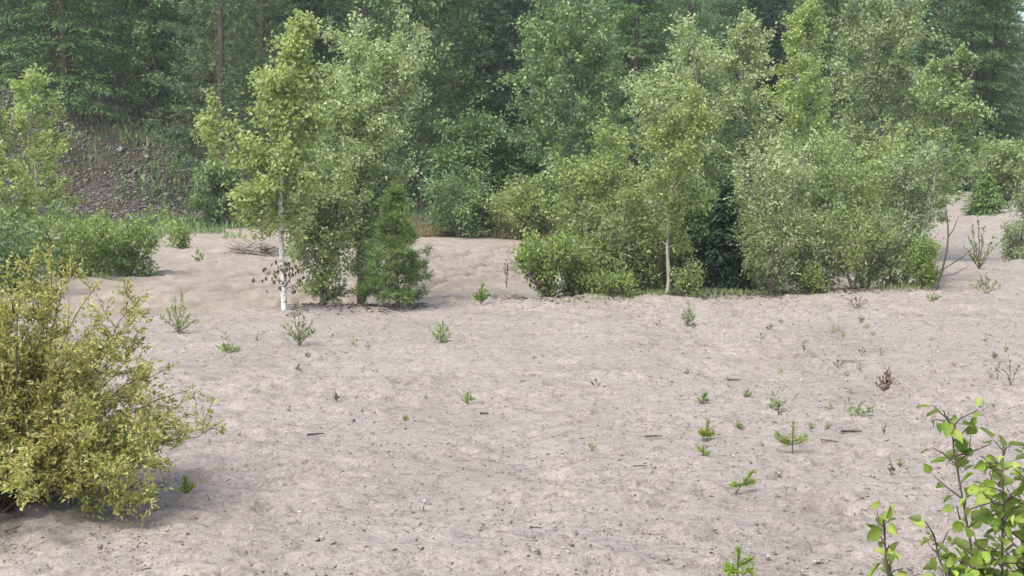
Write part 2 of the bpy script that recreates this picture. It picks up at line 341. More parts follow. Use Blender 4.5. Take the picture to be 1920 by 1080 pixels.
# ---------------------------------------------------------------- plants
PROF = {
    'oval': lambda t: np.sin(math.pi * (.10 + .84 * t)) ** .7,
    'birch': lambda t: (1 - t) ** .7 * np.minimum(1, .45 + t / .3) * 1.12,
    'spire': lambda t: np.maximum(.10, (1 - t) ** .8) * np.minimum(1, .5 + t / .25) * 1.1,
    'bush': lambda t: np.sqrt(np.clip(1 - (t * .96) ** 2.2, 0, 1)),
    'vase': lambda t: np.minimum(1, .3 + t * 1.1) * np.sqrt(np.clip(1 - (t * .97) ** 4, 0, 1)),
}
def broadleaf(rng, H, R, cb=.15, prof='oval', stems=1, spread=.25, nb=34, nl=5000, L=.05, Wd=.034, droop=.15, k=2,
              lean=(0, 0), r0=None, up=(35, 65), jit=.05, stem_bend=0.0, wob=.02, sub=(3, 6), limbs=None):
    """returns (wood MB, leaf MB) of a tree standing at the origin, H tall with crown radius R"""
    wood, leaf = MB(), MB(); A, B = [], []; lb = limbs or wood
    r0 = r0 or .008 + .007 * H
    for s in range(stems):
        az0 = 2 * math.pi * s / stems + rng.uniform(-.5, .5); sp = 0 if stems == 1 else spread * rng.uniform(.4, 1.1)
        h = H * (1 if s == 0 else rng.uniform(.68, .98)); rs = R * (1 if stems == 1 else .72)
        t = np.linspace(0, 1, 11)
        off = R * 1.6 * sp * t ** 1.2
        px = off * math.cos(az0) + lean[0] * t + stem_bend * np.sin(t * math.pi) + np.cumsum(rng.normal(0, wob * H * .35, 11)) * (t > 0)
        py = off * math.sin(az0) + lean[1] * t + np.cumsum(rng.normal(0, wob * H * .35, 11)) * (t > 0)
        tr = np.stack([px - px[0], py - py[0], h * t - .05 * (t == 0)], -1)
        rad = r0 * (1 if stems == 1 else .55) * (1 - t) ** .85 + .004
        tube(wood, tr, rad, 7)
        for b in range(nb):
            u = (b + rng.uniform(0, 1)) / nb; tt = cb + (1 - cb) * u * .97
            p0 = np.array([np.interp(tt, t, tr[:, i]) for i in range(3)])
            az = b * 2.399 + rng.uniform(-.6, .6); el = R_(np.interp(u, [0, 1], up) + rng.uniform(-12, 12))
            ln = max(.08 * R, rs * float(PROF[prof](np.array(u)))) * rng.uniform(.55, 1.15) / max(.45, math.cos(el))
            ln = min(ln, rs * 1.5)
            d = np.array([math.cos(az) * math.cos(el), math.sin(az) * math.cos(el), math.sin(el)])
            sarr = np.linspace(0, 1, 6)[:, None]
            pts = p0 + d * ln * sarr + np.array([0, 0, -1]) * droop * ln * sarr ** 2 + rng.normal(0, .02 * ln, (6, 3)) * sarr
            tube(lb, pts, np.linspace(max(.004, float(np.interp(tt, t, rad)) * .45), .002, 6), 4)
            for q in range(rng.integers(*sub)):
                v = rng.uniform(.3, 1.0); q0 = np.array([np.interp(v, sarr[:, 0], pts[:, i]) for i in range(3)])
                dd = nrm(d * .7 + rdir(rng, 1)[0] * .9 + np.array([0, 0, .15 - droop])); l2 = ln * rng.uniform(.18, .42)
                q1 = q0 + dd * l2 * .55; q2 = q0 + dd * l2 + np.array([0, 0, -droop * l2 * .5])
                tube(lb, [q0, q1, q2], [.003, .002, .001], 3)
                A.append(q0); B.append(q2)
            A.append(pts[3]); B.append(pts[5])
    A, B = np.array(A), np.array(B); w = np.linalg.norm(B - A, axis=1); w /= w.sum()
    i = rng.choice(len(A), nl, p=w); u = rng.uniform(.05, 1.08, nl)[:, None]
    P = A[i] * (1 - u) + B[i] * u + rng.normal(0, jit, (nl, 3))
    P[:, 2] = np.maximum(P[:, 2], .02)
    D = nrm(nrm(B[i] - A[i]) * .6 + rdir(rng, nl) * .9 + np.array([0, 0, -.25]))
    N = nrm(rdir(rng, nl) * .9 + np.array([0, 0, .6]))
    sz = rng.uniform(.65, 1.25, nl)
    leaves(leaf, P, D, N, L * sz, Wd * sz, k)
    return wood, leaf
def spruce(rng, H, R, cb=.03, nw=30, per=8, L=.20, Wd=.06, droop=.35, dens=14, irregular=.25, r0=None):
    wood, leaf = MB(), MB()
    t = np.linspace(0, 1, 9); tr = np.stack([np.cumsum(rng.normal(0, .01, 9)), np.cumsum(rng.normal(0, .01, 9)), H * t - .1 * (t == 0)], -1)
    tube(wood, tr, (r0 or .012 * H) * (1 - t) + .006, 8)
    Ps, Ds, Ns, Ls = [], [], [], []
    for w in range(nw):
        u = (w + .5) / nw; z = H * (cb + (1 - cb) * u)
        for b in range(per if u < .85 else 5):
            az = rng.uniform(0, 2 * math.pi); ln = (R * (1 - u) ** .85 + .10 * R * (u > .8) * (1 - u) + .03) * rng.uniform(1 - 2 * irregular, 1 + .35 * irregular)
            if ln < .05: ln = .05
            zz = z + rng.uniform(-.5, .5) * H / nw
            d = np.array([math.cos(az), math.sin(az), 0]); side = np.array([-d[1], d[0], 0])
            s = np.linspace(0, 1, 5)[:, None]
            elev = .45 * u - .08
            pts = np.array([0, 0, zz]) + d * ln * s + np.array([0, 0, 1]) * (elev * ln * s - droop * ln * s * s + .18 * droop * ln * s ** 4)
            pts[:, :2] += tr[min(8, int(u * 8)), :2]
            tube(wood, pts, np.linspace(.006 + .004 * ln, .003, 5), 4)
            m = int(dens * (.4 + ln / R)) + 3
            sv = rng.uniform(.12, 1.02, m); base = np.stack([np.interp(sv, s[:, 0], pts[:, i]) for i in range(3)], -1)
            sg = rng.choice([-1, 1], m)[:, None]; wid = (1.05 - sv)[:, None] * ln * .36 * rng.uniform(0, 1, (m, 1))
            base = base + side * sg * wid + d * wid * .5 + np.array([0, 0, -.25]) * wid + rng.normal(0, .03, (m, 3))
            Ps.append(base); Ds.append(nrm(d * .8 + side * sg * .75 + np.array([0, 0, -.35]) + rng.normal(0, .25, (m, 3))))
            Ns.append(np.array([0, 0, 1.0]) + rng.normal(0, .35, (m, 3))); Ls.append(L * rng.uniform(.6, 1.3, m))
    P, D, N, Lv = map(np.concatenate, (Ps, Ds, Ns, Ls))
    leaves(leaf, P, D, N, Lv, Wd, 1, .1)
    return wood, leaf
def pine(rng, H, R, cb=.15, nw=12, per=6, L=.12, Wd=.02, tufts=7, needles=16, up=.35, r0=None, puff=.10, cone=.8):
    wood, leaf = MB(), MB()
    t = np.linspace(0, 1, 9); tr = np.stack([np.cumsum(rng.normal(0, .006 * H, 9)), np.cumsum(rng.normal(0, .006 * H, 9)), H * t - .05 * (t == 0)], -1)
    tube(wood, tr, (r0 or .013 * H) * (1 - t) ** .9 + .004, 8)
    Ps, Ds = [], []
    def tuft(c, d, n, sc=1):
        dd = nrm(d * .55 + rdir(rng, n)); Ps.append(c + dd * puff * .15 + d * rng.uniform(-.6, .6, (n, 1)) * puff * sc); Ds.append(dd)
    for w in range(nw):
        u = (w + .5) / nw; z = H * (cb + (1 - cb) * u); o = np.array([np.interp(z / H, t, tr[:, i]) for i in range(3)])
        for b in range(per):
            az = b * 2 * math.pi / per + rng.uniform(-.5, .5) + w; ln = (R * (1 - u) ** cone + .04 * R) * rng.uniform(.55, 1.12)
            d = np.array([math.cos(az), math.sin(az), 0]); side = np.array([-d[1], d[0], 0])
            s = np.linspace(0, 1, 5)[:, None]
            pts = o + np.array([0, 0, rng.uniform(-.4, .4) * H / nw * .5]) + d * ln * s + np.array([0, 0, 1]) * (ln * (up * (.4 + u)) * s ** 1.5)
            tube(wood, pts, np.linspace(.004 + .006 * ln, .003, 5), 4)
            tuft(pts[4], nrm(pts[4] - pts[3]), needles)
            for q in range(max(2, int(tufts * (.4 + .6 * ln / R)))):
                v = rng.uniform(.25, 1.0); c = np.array([np.interp(v, s[:, 0], pts[:, i]) for i in range(3)])
                off = side * rng.choice([-1, 1]) * (1.1 - v) * ln * rng.uniform(.1, .5) + np.array([0, 0, rng.uniform(-.02, .12) * ln])
                c2 = c + off + d * .1 * ln
                tube(wood, [c, c2], [.003, .002], 3)
                tuft(c2, nrm(d * .5 + off / (np.linalg.norm(off) + 1e-6) * .5 + np.array([0, 0, .4])), needles)
    tuft(tr[-1], np.array([0, 0, 1.0]), needles * 2, 2)
    P, D = np.concatenate(Ps), np.concatenate(Ds); n = len(P)
    leaves(leaf, P, D, rdir(rng, n), L * rng.uniform(.7, 1.2, n), Wd, 1, .1)
    return wood, leaf
def plant(name, label, cat, loc, mbs, wood, leaf, group=None, rz=0, parts=('trunk', 'crown')):
    o = thing(name, label, cat, loc, group, rz)
    mbs[0].build(parts[0], M[wood], o, True); mbs[1].build(parts[1], M[leaf], o)
    return o

# ---- near and middle trees, bushes: (kind of name, label, px, Y, top row, half width px, material, bark, options)
G_THICKET = 'trees and bushes of the thicket on the sand rim'
G_EDGE = 'bushes and trees across the track'
G_LEFT = 'young trees and bushes left of the track'
MID = [
 # clump left of centre
 ('willow_tree', 'pale silvery many-stemmed tree behind the small bright green pine', 'tree', 672, 18.0, 48, 116, 'silver_leaf', 'grey_bark', dict(stems=7, spread=.34, cb=.10, prof='vase', nb=22, nl=14500, L=.058, Wd=.036, lean=(.20, .1)), None),
 ('willow_bush', 'dull green bush filling the gap between the white birch and the pine', 'bush', 604, 17.4, 290, 84, 'willow_leaf', 'grey_bark', dict(stems=6, spread=.34, cb=.08, prof='oval', nb=14, nl=6000, L=.055, Wd=.034), None),
 # thicket on the rim
 ('green_bush', 'low bright green bush at the left end of the thicket', 'bush', 1022, 16.9, 462, 58, 'vivid_leaf', 'twig_bark', dict(stems=8, spread=.65, cb=.05, prof='oval', nb=9, nl=2000, L=.06, Wd=.036, up=(50, 78)), G_THICKET),
 ('willow_bush', 'rounded olive green willow behind the low bush at the thicket left end', 'bush', 1120, 18.4, 245, 108, 'olive_leaf', 'grey_bark', dict(stems=6, spread=.4, cb=.06, prof='bush', nb=18, nl=8000, L=.055, Wd=.036), G_THICKET),
 ('willow_bush', 'dark lower willow with bare grey stems at the thicket front', 'bush', 1165, 17.5, 395, 95, 'willow_leaf', 'grey_bark', dict(stems=6, spread=.5, cb=.1, prof='bush', nb=12, nl=4600, L=.055, Wd=.034), G_THICKET),
 ('birch_tree', 'slim young birch with yellowing leaves and thin crooked pale stem', 'tree', 1250, 17.1, 235, 78, 'olive_leaf', 'pale_bark', dict(cb=.28, prof='oval', nb=30, nl=4600, L=.052, Wd=.036, lean=(.05, 0), stem_bend=-.06, r0=.022), G_THICKET),
 ('willow_tree', 'broad silvery willow with a flat ragged top in the thicket', 'tree', 1275, 19.6, 86, 105, 'silver_leaf', 'grey_bark', dict(stems=5, spread=.36, cb=.15, prof='vase', nb=22, nl=11500, L=.06, Wd=.036), G_THICKET),
 ('birch_tree', 'tall pale birch with the narrow silvery top pointing above the thicket', 'tree', 1388, 20.2, 18, 82, 'silver_leaf', 'pale_bark', dict(cb=.2, prof='birch', nb=46, nl=8000, L=.06, Wd=.04, up=(30, 70)), G_THICKET),
 ('birch_tree', 'tallest yellow green birch whose narrow top leaves the picture', 'tree', 1488, 22.5, -45, 84, 'birch_leaf', 'pale_bark', dict(cb=.15, prof='birch', nb=50, nl=8500, L=.064, Wd=.042, up=(30, 70)), G_THICKET),
 ('willow_bush', 'silvery leaved willow right of the dark gap in the thicket', 'bush', 1440, 18.0, 290, 92, 'silver_leaf', 'grey_bark', dict(stems=5, spread=.5, cb=.10, prof='oval', nb=15, nl=4600, L=.056, Wd=.034), G_THICKET),
 ('willow_bush', 'grey green willow in the middle of the right half of the thicket', 'bush', 1545, 18.9, 270, 96, 'willow_leaf', 'grey_bark', dict(stems=5, spread=.5, cb=.12, prof='oval', nb=15, nl=4600, L=.055, Wd=.034), G_THICKET),
 ('willow_bush', 'yellow green willow below the tall grey tree of the thicket', 'bush', 1628, 19.6, 245, 90, 'birch_leaf', 'grey_bark', dict(stems=5, spread=.5, cb=.10, prof='oval', nb=15, nl=4600, L=.055, Wd=.034), G_THICKET),
 ('willow_bush', 'loose grey green willow closing the right end of the thicket', 'bush', 1700, 18.6, 285, 72, 'grey_leaf', 'grey_bark', dict(stems=5, spread=.4, cb=.1, prof='oval', nb=16, nl=4200, L=.052, Wd=.03), G_THICKET),
 ('green_bush', 'small dense vivid green bush at the right foot of the thicket', 'bush', 1735, 17.7, 462, 40, 'vivid_leaf', 'twig_bark', dict(stems=7, spread=.35, cb=.03, prof='bush', nb=9, nl=2400, L=.045, Wd=.02, up=(55, 75)), G_THICKET),
 ('alder_bush', 'dark leafy bush filling the shade behind the slim yellowing birch', 'bush', 1312, 18.7, 360, 80, 'alder_leaf', 'dark_bark', dict(stems=5, spread=.4, cb=.03, prof='bush', nb=16, nl=5200, L=.06, Wd=.042), G_THICKET),
 ('willow_bush', 'shaded willow directly behind the thin crooked stem of the slim birch', 'bush', 1232, 18.2, 400, 70, 'willow_leaf', 'grey_bark', dict(stems=6, spread=.45, cb=.03, prof='bush', nb=12, nl=3400, L=.055, Wd=.034), G_THICKET),
 ('willow_bush', 'grey green willow low down between the dark spruce and the silvery willow', 'bush', 1395, 18.9, 400, 60, 'grey_leaf', 'grey_bark', dict(stems=6, spread=.45, cb=.03, prof='bush', nb=12, nl=2600, L=.055, Wd=.034), G_THICKET),
 ('willow_bush', 'low leafy skirt bush just right of the low bright green bush', 'bush', 1072, 17.4, 455, 48, 'willow_leaf', 'grey_bark', dict(stems=7, spread=.6, cb=.02, prof='oval', nb=9, nl=1500, L=.05, Wd=.032), G_THICKET),
 ('willow_bush', 'low shaded skirt bush just left of the slim yellowing birch stem', 'bush', 1208, 17.5, 440, 58, 'olive_leaf', 'grey_bark', dict(stems=7, spread=.6, cb=.02, prof='oval', nb=9, nl=1900, L=.05, Wd=.032), G_THICKET),
 ('willow_bush', 'waist high leafy bush closing the gap right of the silvery willow', 'bush', 1508, 17.7, 420, 66, 'willow_leaf', 'grey_bark', dict(stems=7, spread=.6, cb=.02, prof='oval', nb=10, nl=2300, L=.05, Wd=.032), G_THICKET),
 ('willow_bush', 'waist high grey bush just left of the small dense vivid green bush', 'bush', 1668, 18.0, 415, 60, 'grey_leaf', 'grey_bark', dict(stems=7, spread=.6, cb=.02, prof='oval', nb=10, nl=2100, L=.05, Wd=.032), G_THICKET),
 ('willow_bush', 'knee high pale willow at the foot of the silvery willow', 'bush', 1448, 17.4, 415, 74, 'willow_leaf', 'grey_bark', dict(stems=6, spread=.6, cb=.04, prof='oval', nb=10, nl=2200, L=.05, Wd=.03), G_THICKET),
 ('willow_bush', 'sparse low willow in front of the grey green willow', 'bush', 1600, 17.8, 430, 84, 'olive_leaf', 'grey_bark', dict(stems=6, spread=.6, cb=.06, prof='oval', nb=9, nl=1700, L=.05, Wd=.03), G_THICKET),
 ('green_bush', 'low yellowish fern like bush in front of the dark lower willow', 'bush', 1160, 16.8, 520, 42, 'vivid_leaf', 'twig_bark', dict(stems=8, spread=.6, cb=.03, prof='bush', nb=6, nl=900, L=.05, Wd=.02), G_THICKET),
 ('green_bush', 'small leafy bush between the bright bush and the dark willow', 'bush', 1102, 17.1, 470, 40, 'olive_leaf', 'twig_bark', dict(stems=6, spread=.5, cb=.05, prof='bush', nb=8, nl=1100, L=.05, Wd=.032), G_THICKET),
 ('green_bush', 'ankle high yellow green bush at the foot of the slim birch', 'bush', 1290, 17.0, 505, 34, 'olive_leaf', 'twig_bark', dict(stems=6, spread=.5, cb=.05, prof='bush', nb=6, nl=650, L=.045, Wd=.028), G_THICKET),
 ('green_bush', 'ankle high green tuft bush at the thicket foot beside reddish twigs', 'bush', 1525, 17.4, 512, 26, 'vivid_leaf', 'twig_bark', dict(stems=6, spread=.5, cb=.05, prof='bush', nb=6, nl=500, L=.045, Wd=.024), G_THICKET),
 ('deciduous_tree', 'tall grey green rounded tree behind the right of the thicket', 'tree', 1652, 27, 18, 105, 'grey_leaf', 'grey_bark', dict(cb=.12, prof='oval', nb=60, nl=10500, L=.085, Wd=.055), None),
 ('birch_tree', 'yellow green birch leaning right beside the tall grey green tree', 'tree', 1738, 25.5, 130, 70, 'willow_leaf', 'pale_bark', dict(cb=.2, prof='oval', nb=42, nl=5600, L=.08, Wd=.052, lean=(.25, 0)), None),
 # across the track
 ('aspen_tree', 'big pale green leafy tree standing alone at the forest edge in the centre', 'tree', 1066, 31.5, -75, 142, 'aspen_leaf', 'pale_bark', dict(stems=3, spread=.25, cb=.1, prof='oval', nb=46, nl=15000, L=.10, Wd=.07), G_EDGE),
 ('alder_bush', 'dark green broadleaf bush under the black gap in the forest', 'bush', 885, 33.2, 240, 95, 'alder_leaf', 'dark_bark', dict(stems=6, spread=.4, cb=.05, prof='bush', nb=20, nl=7500, L=.10, Wd=.07, jit=.08), G_EDGE),
 ('alder_bush', 'dark green broadleaf bush left of the big pale tree', 'bush', 985, 33.8, 262, 80, 'alder_leaf', 'dark_bark', dict(stems=5, spread=.4, cb=.05, prof='bush', nb=18, nl=6000, L=.10, Wd=.07, jit=.08), G_EDGE),
 ('willow_bush', 'light green low bush on the far side of the track beside the pine', 'bush', 858, 31.8, 362, 66, 'aspen_leaf', 'grey_bark', dict(stems=6, spread=.5, cb=.05, prof='bush', nb=12, nl=3600, L=.085, Wd=.055), G_EDGE),
 ('willow_bush', 'yellow green low bush on the far track side under the big pale tree', 'bush', 972, 31.6, 372, 72, 'birch_leaf', 'grey_bark', dict(stems=6, spread=.5, cb=.05, prof='bush', nb=12, nl=3600, L=.08, Wd=.05), G_EDGE),
 ('willow_bush', 'medium green bush behind the left end of the thicket across the track', 'bush', 1085, 31.0, 350, 62, 'aspen_leaf', 'grey_bark', dict(stems=6, spread=.5, cb=.05, prof='bush', nb=12, nl=3200, L=.08, Wd=.05), G_EDGE),
 ('alder_bush', 'leafy yellow green shrub at the right foot of the stony slope', 'bush', 405, 34.6, 318, 58, 'aspen_leaf', 'dark_bark', dict(stems=4, spread=.35, cb=.08, prof='oval', nb=16, nl=4200, L=.10, Wd=.065), G_EDGE),
 ('alder_bush', 'shaded green shrub behind the white birch trunk across the track', 'bush', 640, 34.2, 270, 90, 'alder_leaf', 'dark_bark', dict(stems=5, spread=.4, cb=.05, prof='bush', nb=18, nl=5000, L=.10, Wd=.07), G_EDGE),
 # left
 ('birch_sapling', 'slender young birch with a narrow crown in front of the stony slope', 'tree', 80, 24.5, 132, 96, 'birch_leaf', 'pale_bark', dict(cb=.10, prof='birch', nb=48, nl=4200, L=.075, Wd=.052, up=(15, 60), droop=.05), G_LEFT),
 ('birch_sapling', 'young birch cut by the left edge of the picture', 'tree', -8, 22.5, 175, 90, 'birch_leaf', 'pale_bark', dict(cb=.06, prof='birch', nb=46, nl=4600, L=.07, Wd=.05, up=(15, 60), droop=.05), G_LEFT),
 ('green_bush', 'fresh green bush at the track edge below the stony slope', 'bush', 238, 22.5, 412, 62, 'vivid_leaf', 'twig_bark', dict(stems=9, spread=.7, cb=.03, prof='bush', nb=10, nl=2800, L=.065, Wd=.042, up=(20, 62)), G_LEFT),
 ('green_bush', 'light green bush at the foot of the slender young birch', 'bush', 122, 21.5, 425, 72, 'vivid_leaf', 'twig_bark', dict(stems=9, spread=.7, cb=.03, prof='bush', nb=10, nl=2800, L=.065, Wd=.042, up=(20, 62)), G_LEFT),
 ('green_bush', 'pale green bush behind the yellow willow at the left edge', 'bush', 20, 19.5, 415, 80, 'aspen_leaf', 'twig_bark', dict(stems=9, spread=.7, cb=.03, prof='bush', nb=10, nl=2800, L=.065, Wd=.042, up=(20, 62)), G_LEFT),
 ('green_bush', 'yellow green bush between the two round bushes below the stony slope', 'bush', 182, 23, 432, 52, 'birch_leaf', 'twig_bark', dict(stems=9, spread=.7, cb=.03, prof='oval', nb=9, nl=2000, L=.065, Wd=.042, up=(30, 70)), G_LEFT),
 ('green_bush', 'very small upright green bush alone on the far track edge', 'bush', 335, 30.0, 425, 20, 'vivid_leaf', 'twig_bark', dict(stems=4, spread=.4, cb=.05, prof='bush', nb=8, nl=500, L=.08, Wd=.05), G_LEFT),
 # right background
 ('willow_bush', 'wide dull green bush beyond the crest behind the low young spruce', 'bush', 1885, 39, 318, 95, 'willow_leaf', 'grey_bark', dict(stems=7, spread=.5, cb=.03, prof='bush', nb=14, nl=5500, L=.11, Wd=.07), None),
 ('green_bush', 'low grey leaved bush on the sand right of the low young spruce', 'bush', 1950, 33, 372, 60, 'grey_leaf', 'grey_bark', dict(stems=7, spread=.5, cb=.03, prof='bush', nb=12, nl=3200, L=.08, Wd=.05), None),
 ('willow_bush', 'dim bush closing the view behind the far road bend on its left', 'bush', 1720, 46, 300, 70, 'willow_leaf', 'grey_bark', dict(stems=7, spread=.5, cb=.03, prof='bush', nb=14, nl=4500, L=.12, Wd=.08), None),
 ('green_bush', 'grey green bush at the right edge beyond the sand crest', 'bush', 1908, 24.5, 408, 30, 'grey_leaf', 'twig_bark', dict(stems=6, spread=.5, cb=.08, prof='bush', nb=10, nl=1000, L=.06, Wd=.036), None),
 ('willow_bush', 'blurred green bush by the far bend of the road at the right edge', 'bush', 1905, 42, 300, 70, 'aspen_leaf', 'grey_bark', dict(stems=6, spread=.5, cb=.04, prof='bush', nb=14, nl=4200, L=.11, Wd=.07), None),
 ('willow_bush', 'dull green bush behind the far bend of the road', 'bush', 1775, 50, 305, 55, 'grey_leaf', 'grey_bark', dict(stems=6, spread=.5, cb=.04, prof='bush', nb=14, nl=3600, L=.12, Wd=.08), None),
]
for i, (nm, lab, cat, px, Y, top, hw, lm, bk, op, grp) in enumerate(MID):
    rng = np.random.default_rng(100 + i)
    loc = stand(px, Y); H = z_at(top, Y) - loc[2]; Rr = hw / FPX * Y
    op = dict(op); op['nl'] = int(op['nl'] * 1.6); op['L'] *= .80; op['Wd'] *= .80; op.setdefault('jit', .04 if Y < 26 else .06)
    plant(nm, lab, cat, (loc[0], loc[1], loc[2] - .02), broadleaf(rng, H, Rr, **op), bk, lm, grp, 0, ('trunk', 'crown') if cat == 'tree' else ('stems', 'foliage'))

# white birch at the track edge
rng = np.random.default_rng(7)
bl = on_ground(533, 582); Yb = bl[1]; Hb = z_at(22, Yb) - bl[2]
limb = MB()
wood, leaf = broadleaf(rng, Hb, .56, cb=.27, prof='birch', nb=64, nl=10500, L=.047, Wd=.034, lean=(.30, .1), stem_bend=-.12, r0=.030, up=(15, 68), droop=.34, wob=.013, jit=.05, limbs=limb)
# long limb reaching left
w2, l2 = broadleaf(rng, 1.0, .24, cb=.45, prof='oval', nb=12, nl=900, L=.047, Wd=.034, r0=.012)
for mb_ in (w2, l2):
    c, s_ = math.cos(R_(48)), math.sin(R_(48))
    for i, v in enumerate(mb_.v): mb_.v[i] = np.stack([v[:, 0] * c - v[:, 2] * s_, v[:, 1], v[:, 0] * s_ + v[:, 2] * c], -1) + np.array([-.03, 0, Hb * .42])
    (limb if mb_ is w2 else leaf).add(np.concatenate(mb_.v), np.concatenate([f for f in mb_.f]))
birch = plant('birch_tree', 'birch with clean white trunk standing at the edge of the sand', 'tree', (bl[0], bl[1], bl[2] - .02), (wood, leaf), 'birch_bark', 'birch_leaf')
limb.build('limbs', M['grey_bark'], birch, True)
# withered leaves hanging low on the birch
mb = MB(); n = 90
P = np.array([.02, 0, .42]) + rng.normal(0, 1, (n, 3)) * np.array([.15, .08, .10])
leaves(mb, P, nrm(rdir(rng, n) * .6 + np.array([0, 0, -1])), rdir(rng, n), .055, .035, 2)
tw = MB()
for q in range(9):
    p1 = np.array([.02 + rng.normal(0, .14), rng.normal(0, .05), .40 + rng.normal(0, .09)]); tube(mb, [(0, 0, .25), p1 * .6 + np.array([0, 0, .14]), p1], [.006, .004, .002], 4)
o = mb.build('withered_leaves', M['brown_leaf'], birch); o['label'] = 'dark withered leaves low on the white trunk'

# young pine beside the birch
pl = on_ground(747, 572); pl = (pl[0], pl[1] - .25, float(gz(pl[0], pl[1] - .25))); Hp = z_at(352, pl[1]) - pl[2]
plant('pine_tree', 'small dense bright green pine on the sand edge near the white birch', 'tree', (pl[0], pl[1], pl[2] - .02),
      pine(np.random.default_rng(21), Hp, .41, cb=.04, nw=9, per=7, L=.085, Wd=.009, tufts=11, needles=20, up=.45, r0=.022, puff=.06, cone=.72), 'pine_bark', 'young_needle')
# dark young spruce inside the thicket, another by the far bend
sl = stand(1368, 18.3)
plant('spruce_tree', 'dark young spruce half hidden in the middle of the thicket', 'tree', sl,
      spruce(np.random.default_rng(22), z_at(345, 18.3) - sl[2], .40, nw=22, per=8, L=.10, Wd=.03, dens=22), 'dark_bark', 'dark_shade_needle', G_THICKET)
sl = stand(1850, 36)
plant('spruce_tree', 'low young spruce beyond the sand crest near the right edge', 'tree', sl,
      spruce(np.random.default_rng(23), z_at(325, 36) - sl[2], .75, nw=14, per=9, L=.12, Wd=.03, dens=40), 'dark_bark', 'young_needle')

# ---- big yellow willow bush, left foreground
def yellow_willow():
    rng = np.random.default_rng(31)
    b = on_ground(15, 950)
    o = thing('willow_bush', 'big yellow green willow bush filling the left foreground', 'bush', b)
    wood, leaf = MB(), MB(); A, B = [], []
    for s in range(125):
        az = rng.uniform(0, 2 * math.pi); el = R_(rng.uniform(12, 84)); ce = math.cos(el)
        d = np.array([math.cos(az) * ce, math.sin(az) * ce, math.sin(el)])
        ln = rng.uniform(.70, 1.02) * (1.22 - .15 * ce)
        p0 = np.array([rng.normal(0, .09), rng.normal(0, .09), -.02])
        t = np.linspace(0, 1, 8)[:, None]
        pts = p0 + d * ln * t + np.array([0, 0, .10 * (1 - math.sin(el))]) * np.sin(t * math.pi) + np.array([0, 0, -.05]) * ln * t ** 3 * ce + np.cumsum(rng.normal(0, .024, (8, 3)), 0) * t
        tube(wood, pts, np.linspace(rng.uniform(.005, .011), .0015, 8), 5)
        for q in range(rng.integers(10, 16)):
            v = rng.uniform(.30, 1.0); q0 = np.array([np.interp(v, t[:, 0], pts[:, i]) for i in range(3)])
            dd = nrm(d * .55 + rdir(rng, 1)[0] * .85 + np.array([0, 0, .12])); l2 = rng.uniform(.08, .24) * (1.15 - .45 * v)
            q1 = q0 + dd * l2 * .5 + rng.normal(0, .014, 3); q2 = q0 + dd * l2 + np.array([0, 0, .02])
            tube(wood, [q0, q1, q2], [.0022, .0016, .001], 3); A.append(q0); B.append(q2)
            for w_ in range(2):
                d3 = nrm(dd * .5 + rdir(rng, 1)[0]); q3 = q1 + d3 * rng.uniform(.04, .10); A.append(q1); B.append(q3)
                tube(wood, [q1, q3], [.0012, .0008], 3)
        A.append(pts[5]); B.append(pts[7])
    A, B = np.array(A), np.array(B); n = 76000
    w = np.linalg.norm(B - A, axis=1); w /= w.sum(); i = rng.choice(len(A), n, p=w); u = rng.uniform(.0, 1.03, n)[:, None]
    P = A[i] * (1 - u) + B[i] * u + rng.normal(0, .010, (n, 3)); P[:, 2] = np.maximum(P[:, 2], .015)
    D = nrm(nrm(B[i] - A[i]) * .9 + rdir(rng, n) * .85)
    N = nrm(rdir(rng, n) + np.array([0, 0, .5])); sz = rng.uniform(.6, 1.25, n)
    leaves(leaf, P, D, N, .024 * sz, .011 * sz, 2)
    wood.build('stems', M['twig_bark'], o, True); leaf.build('foliage', M['yellow_leaf'], o)
yellow_willow()

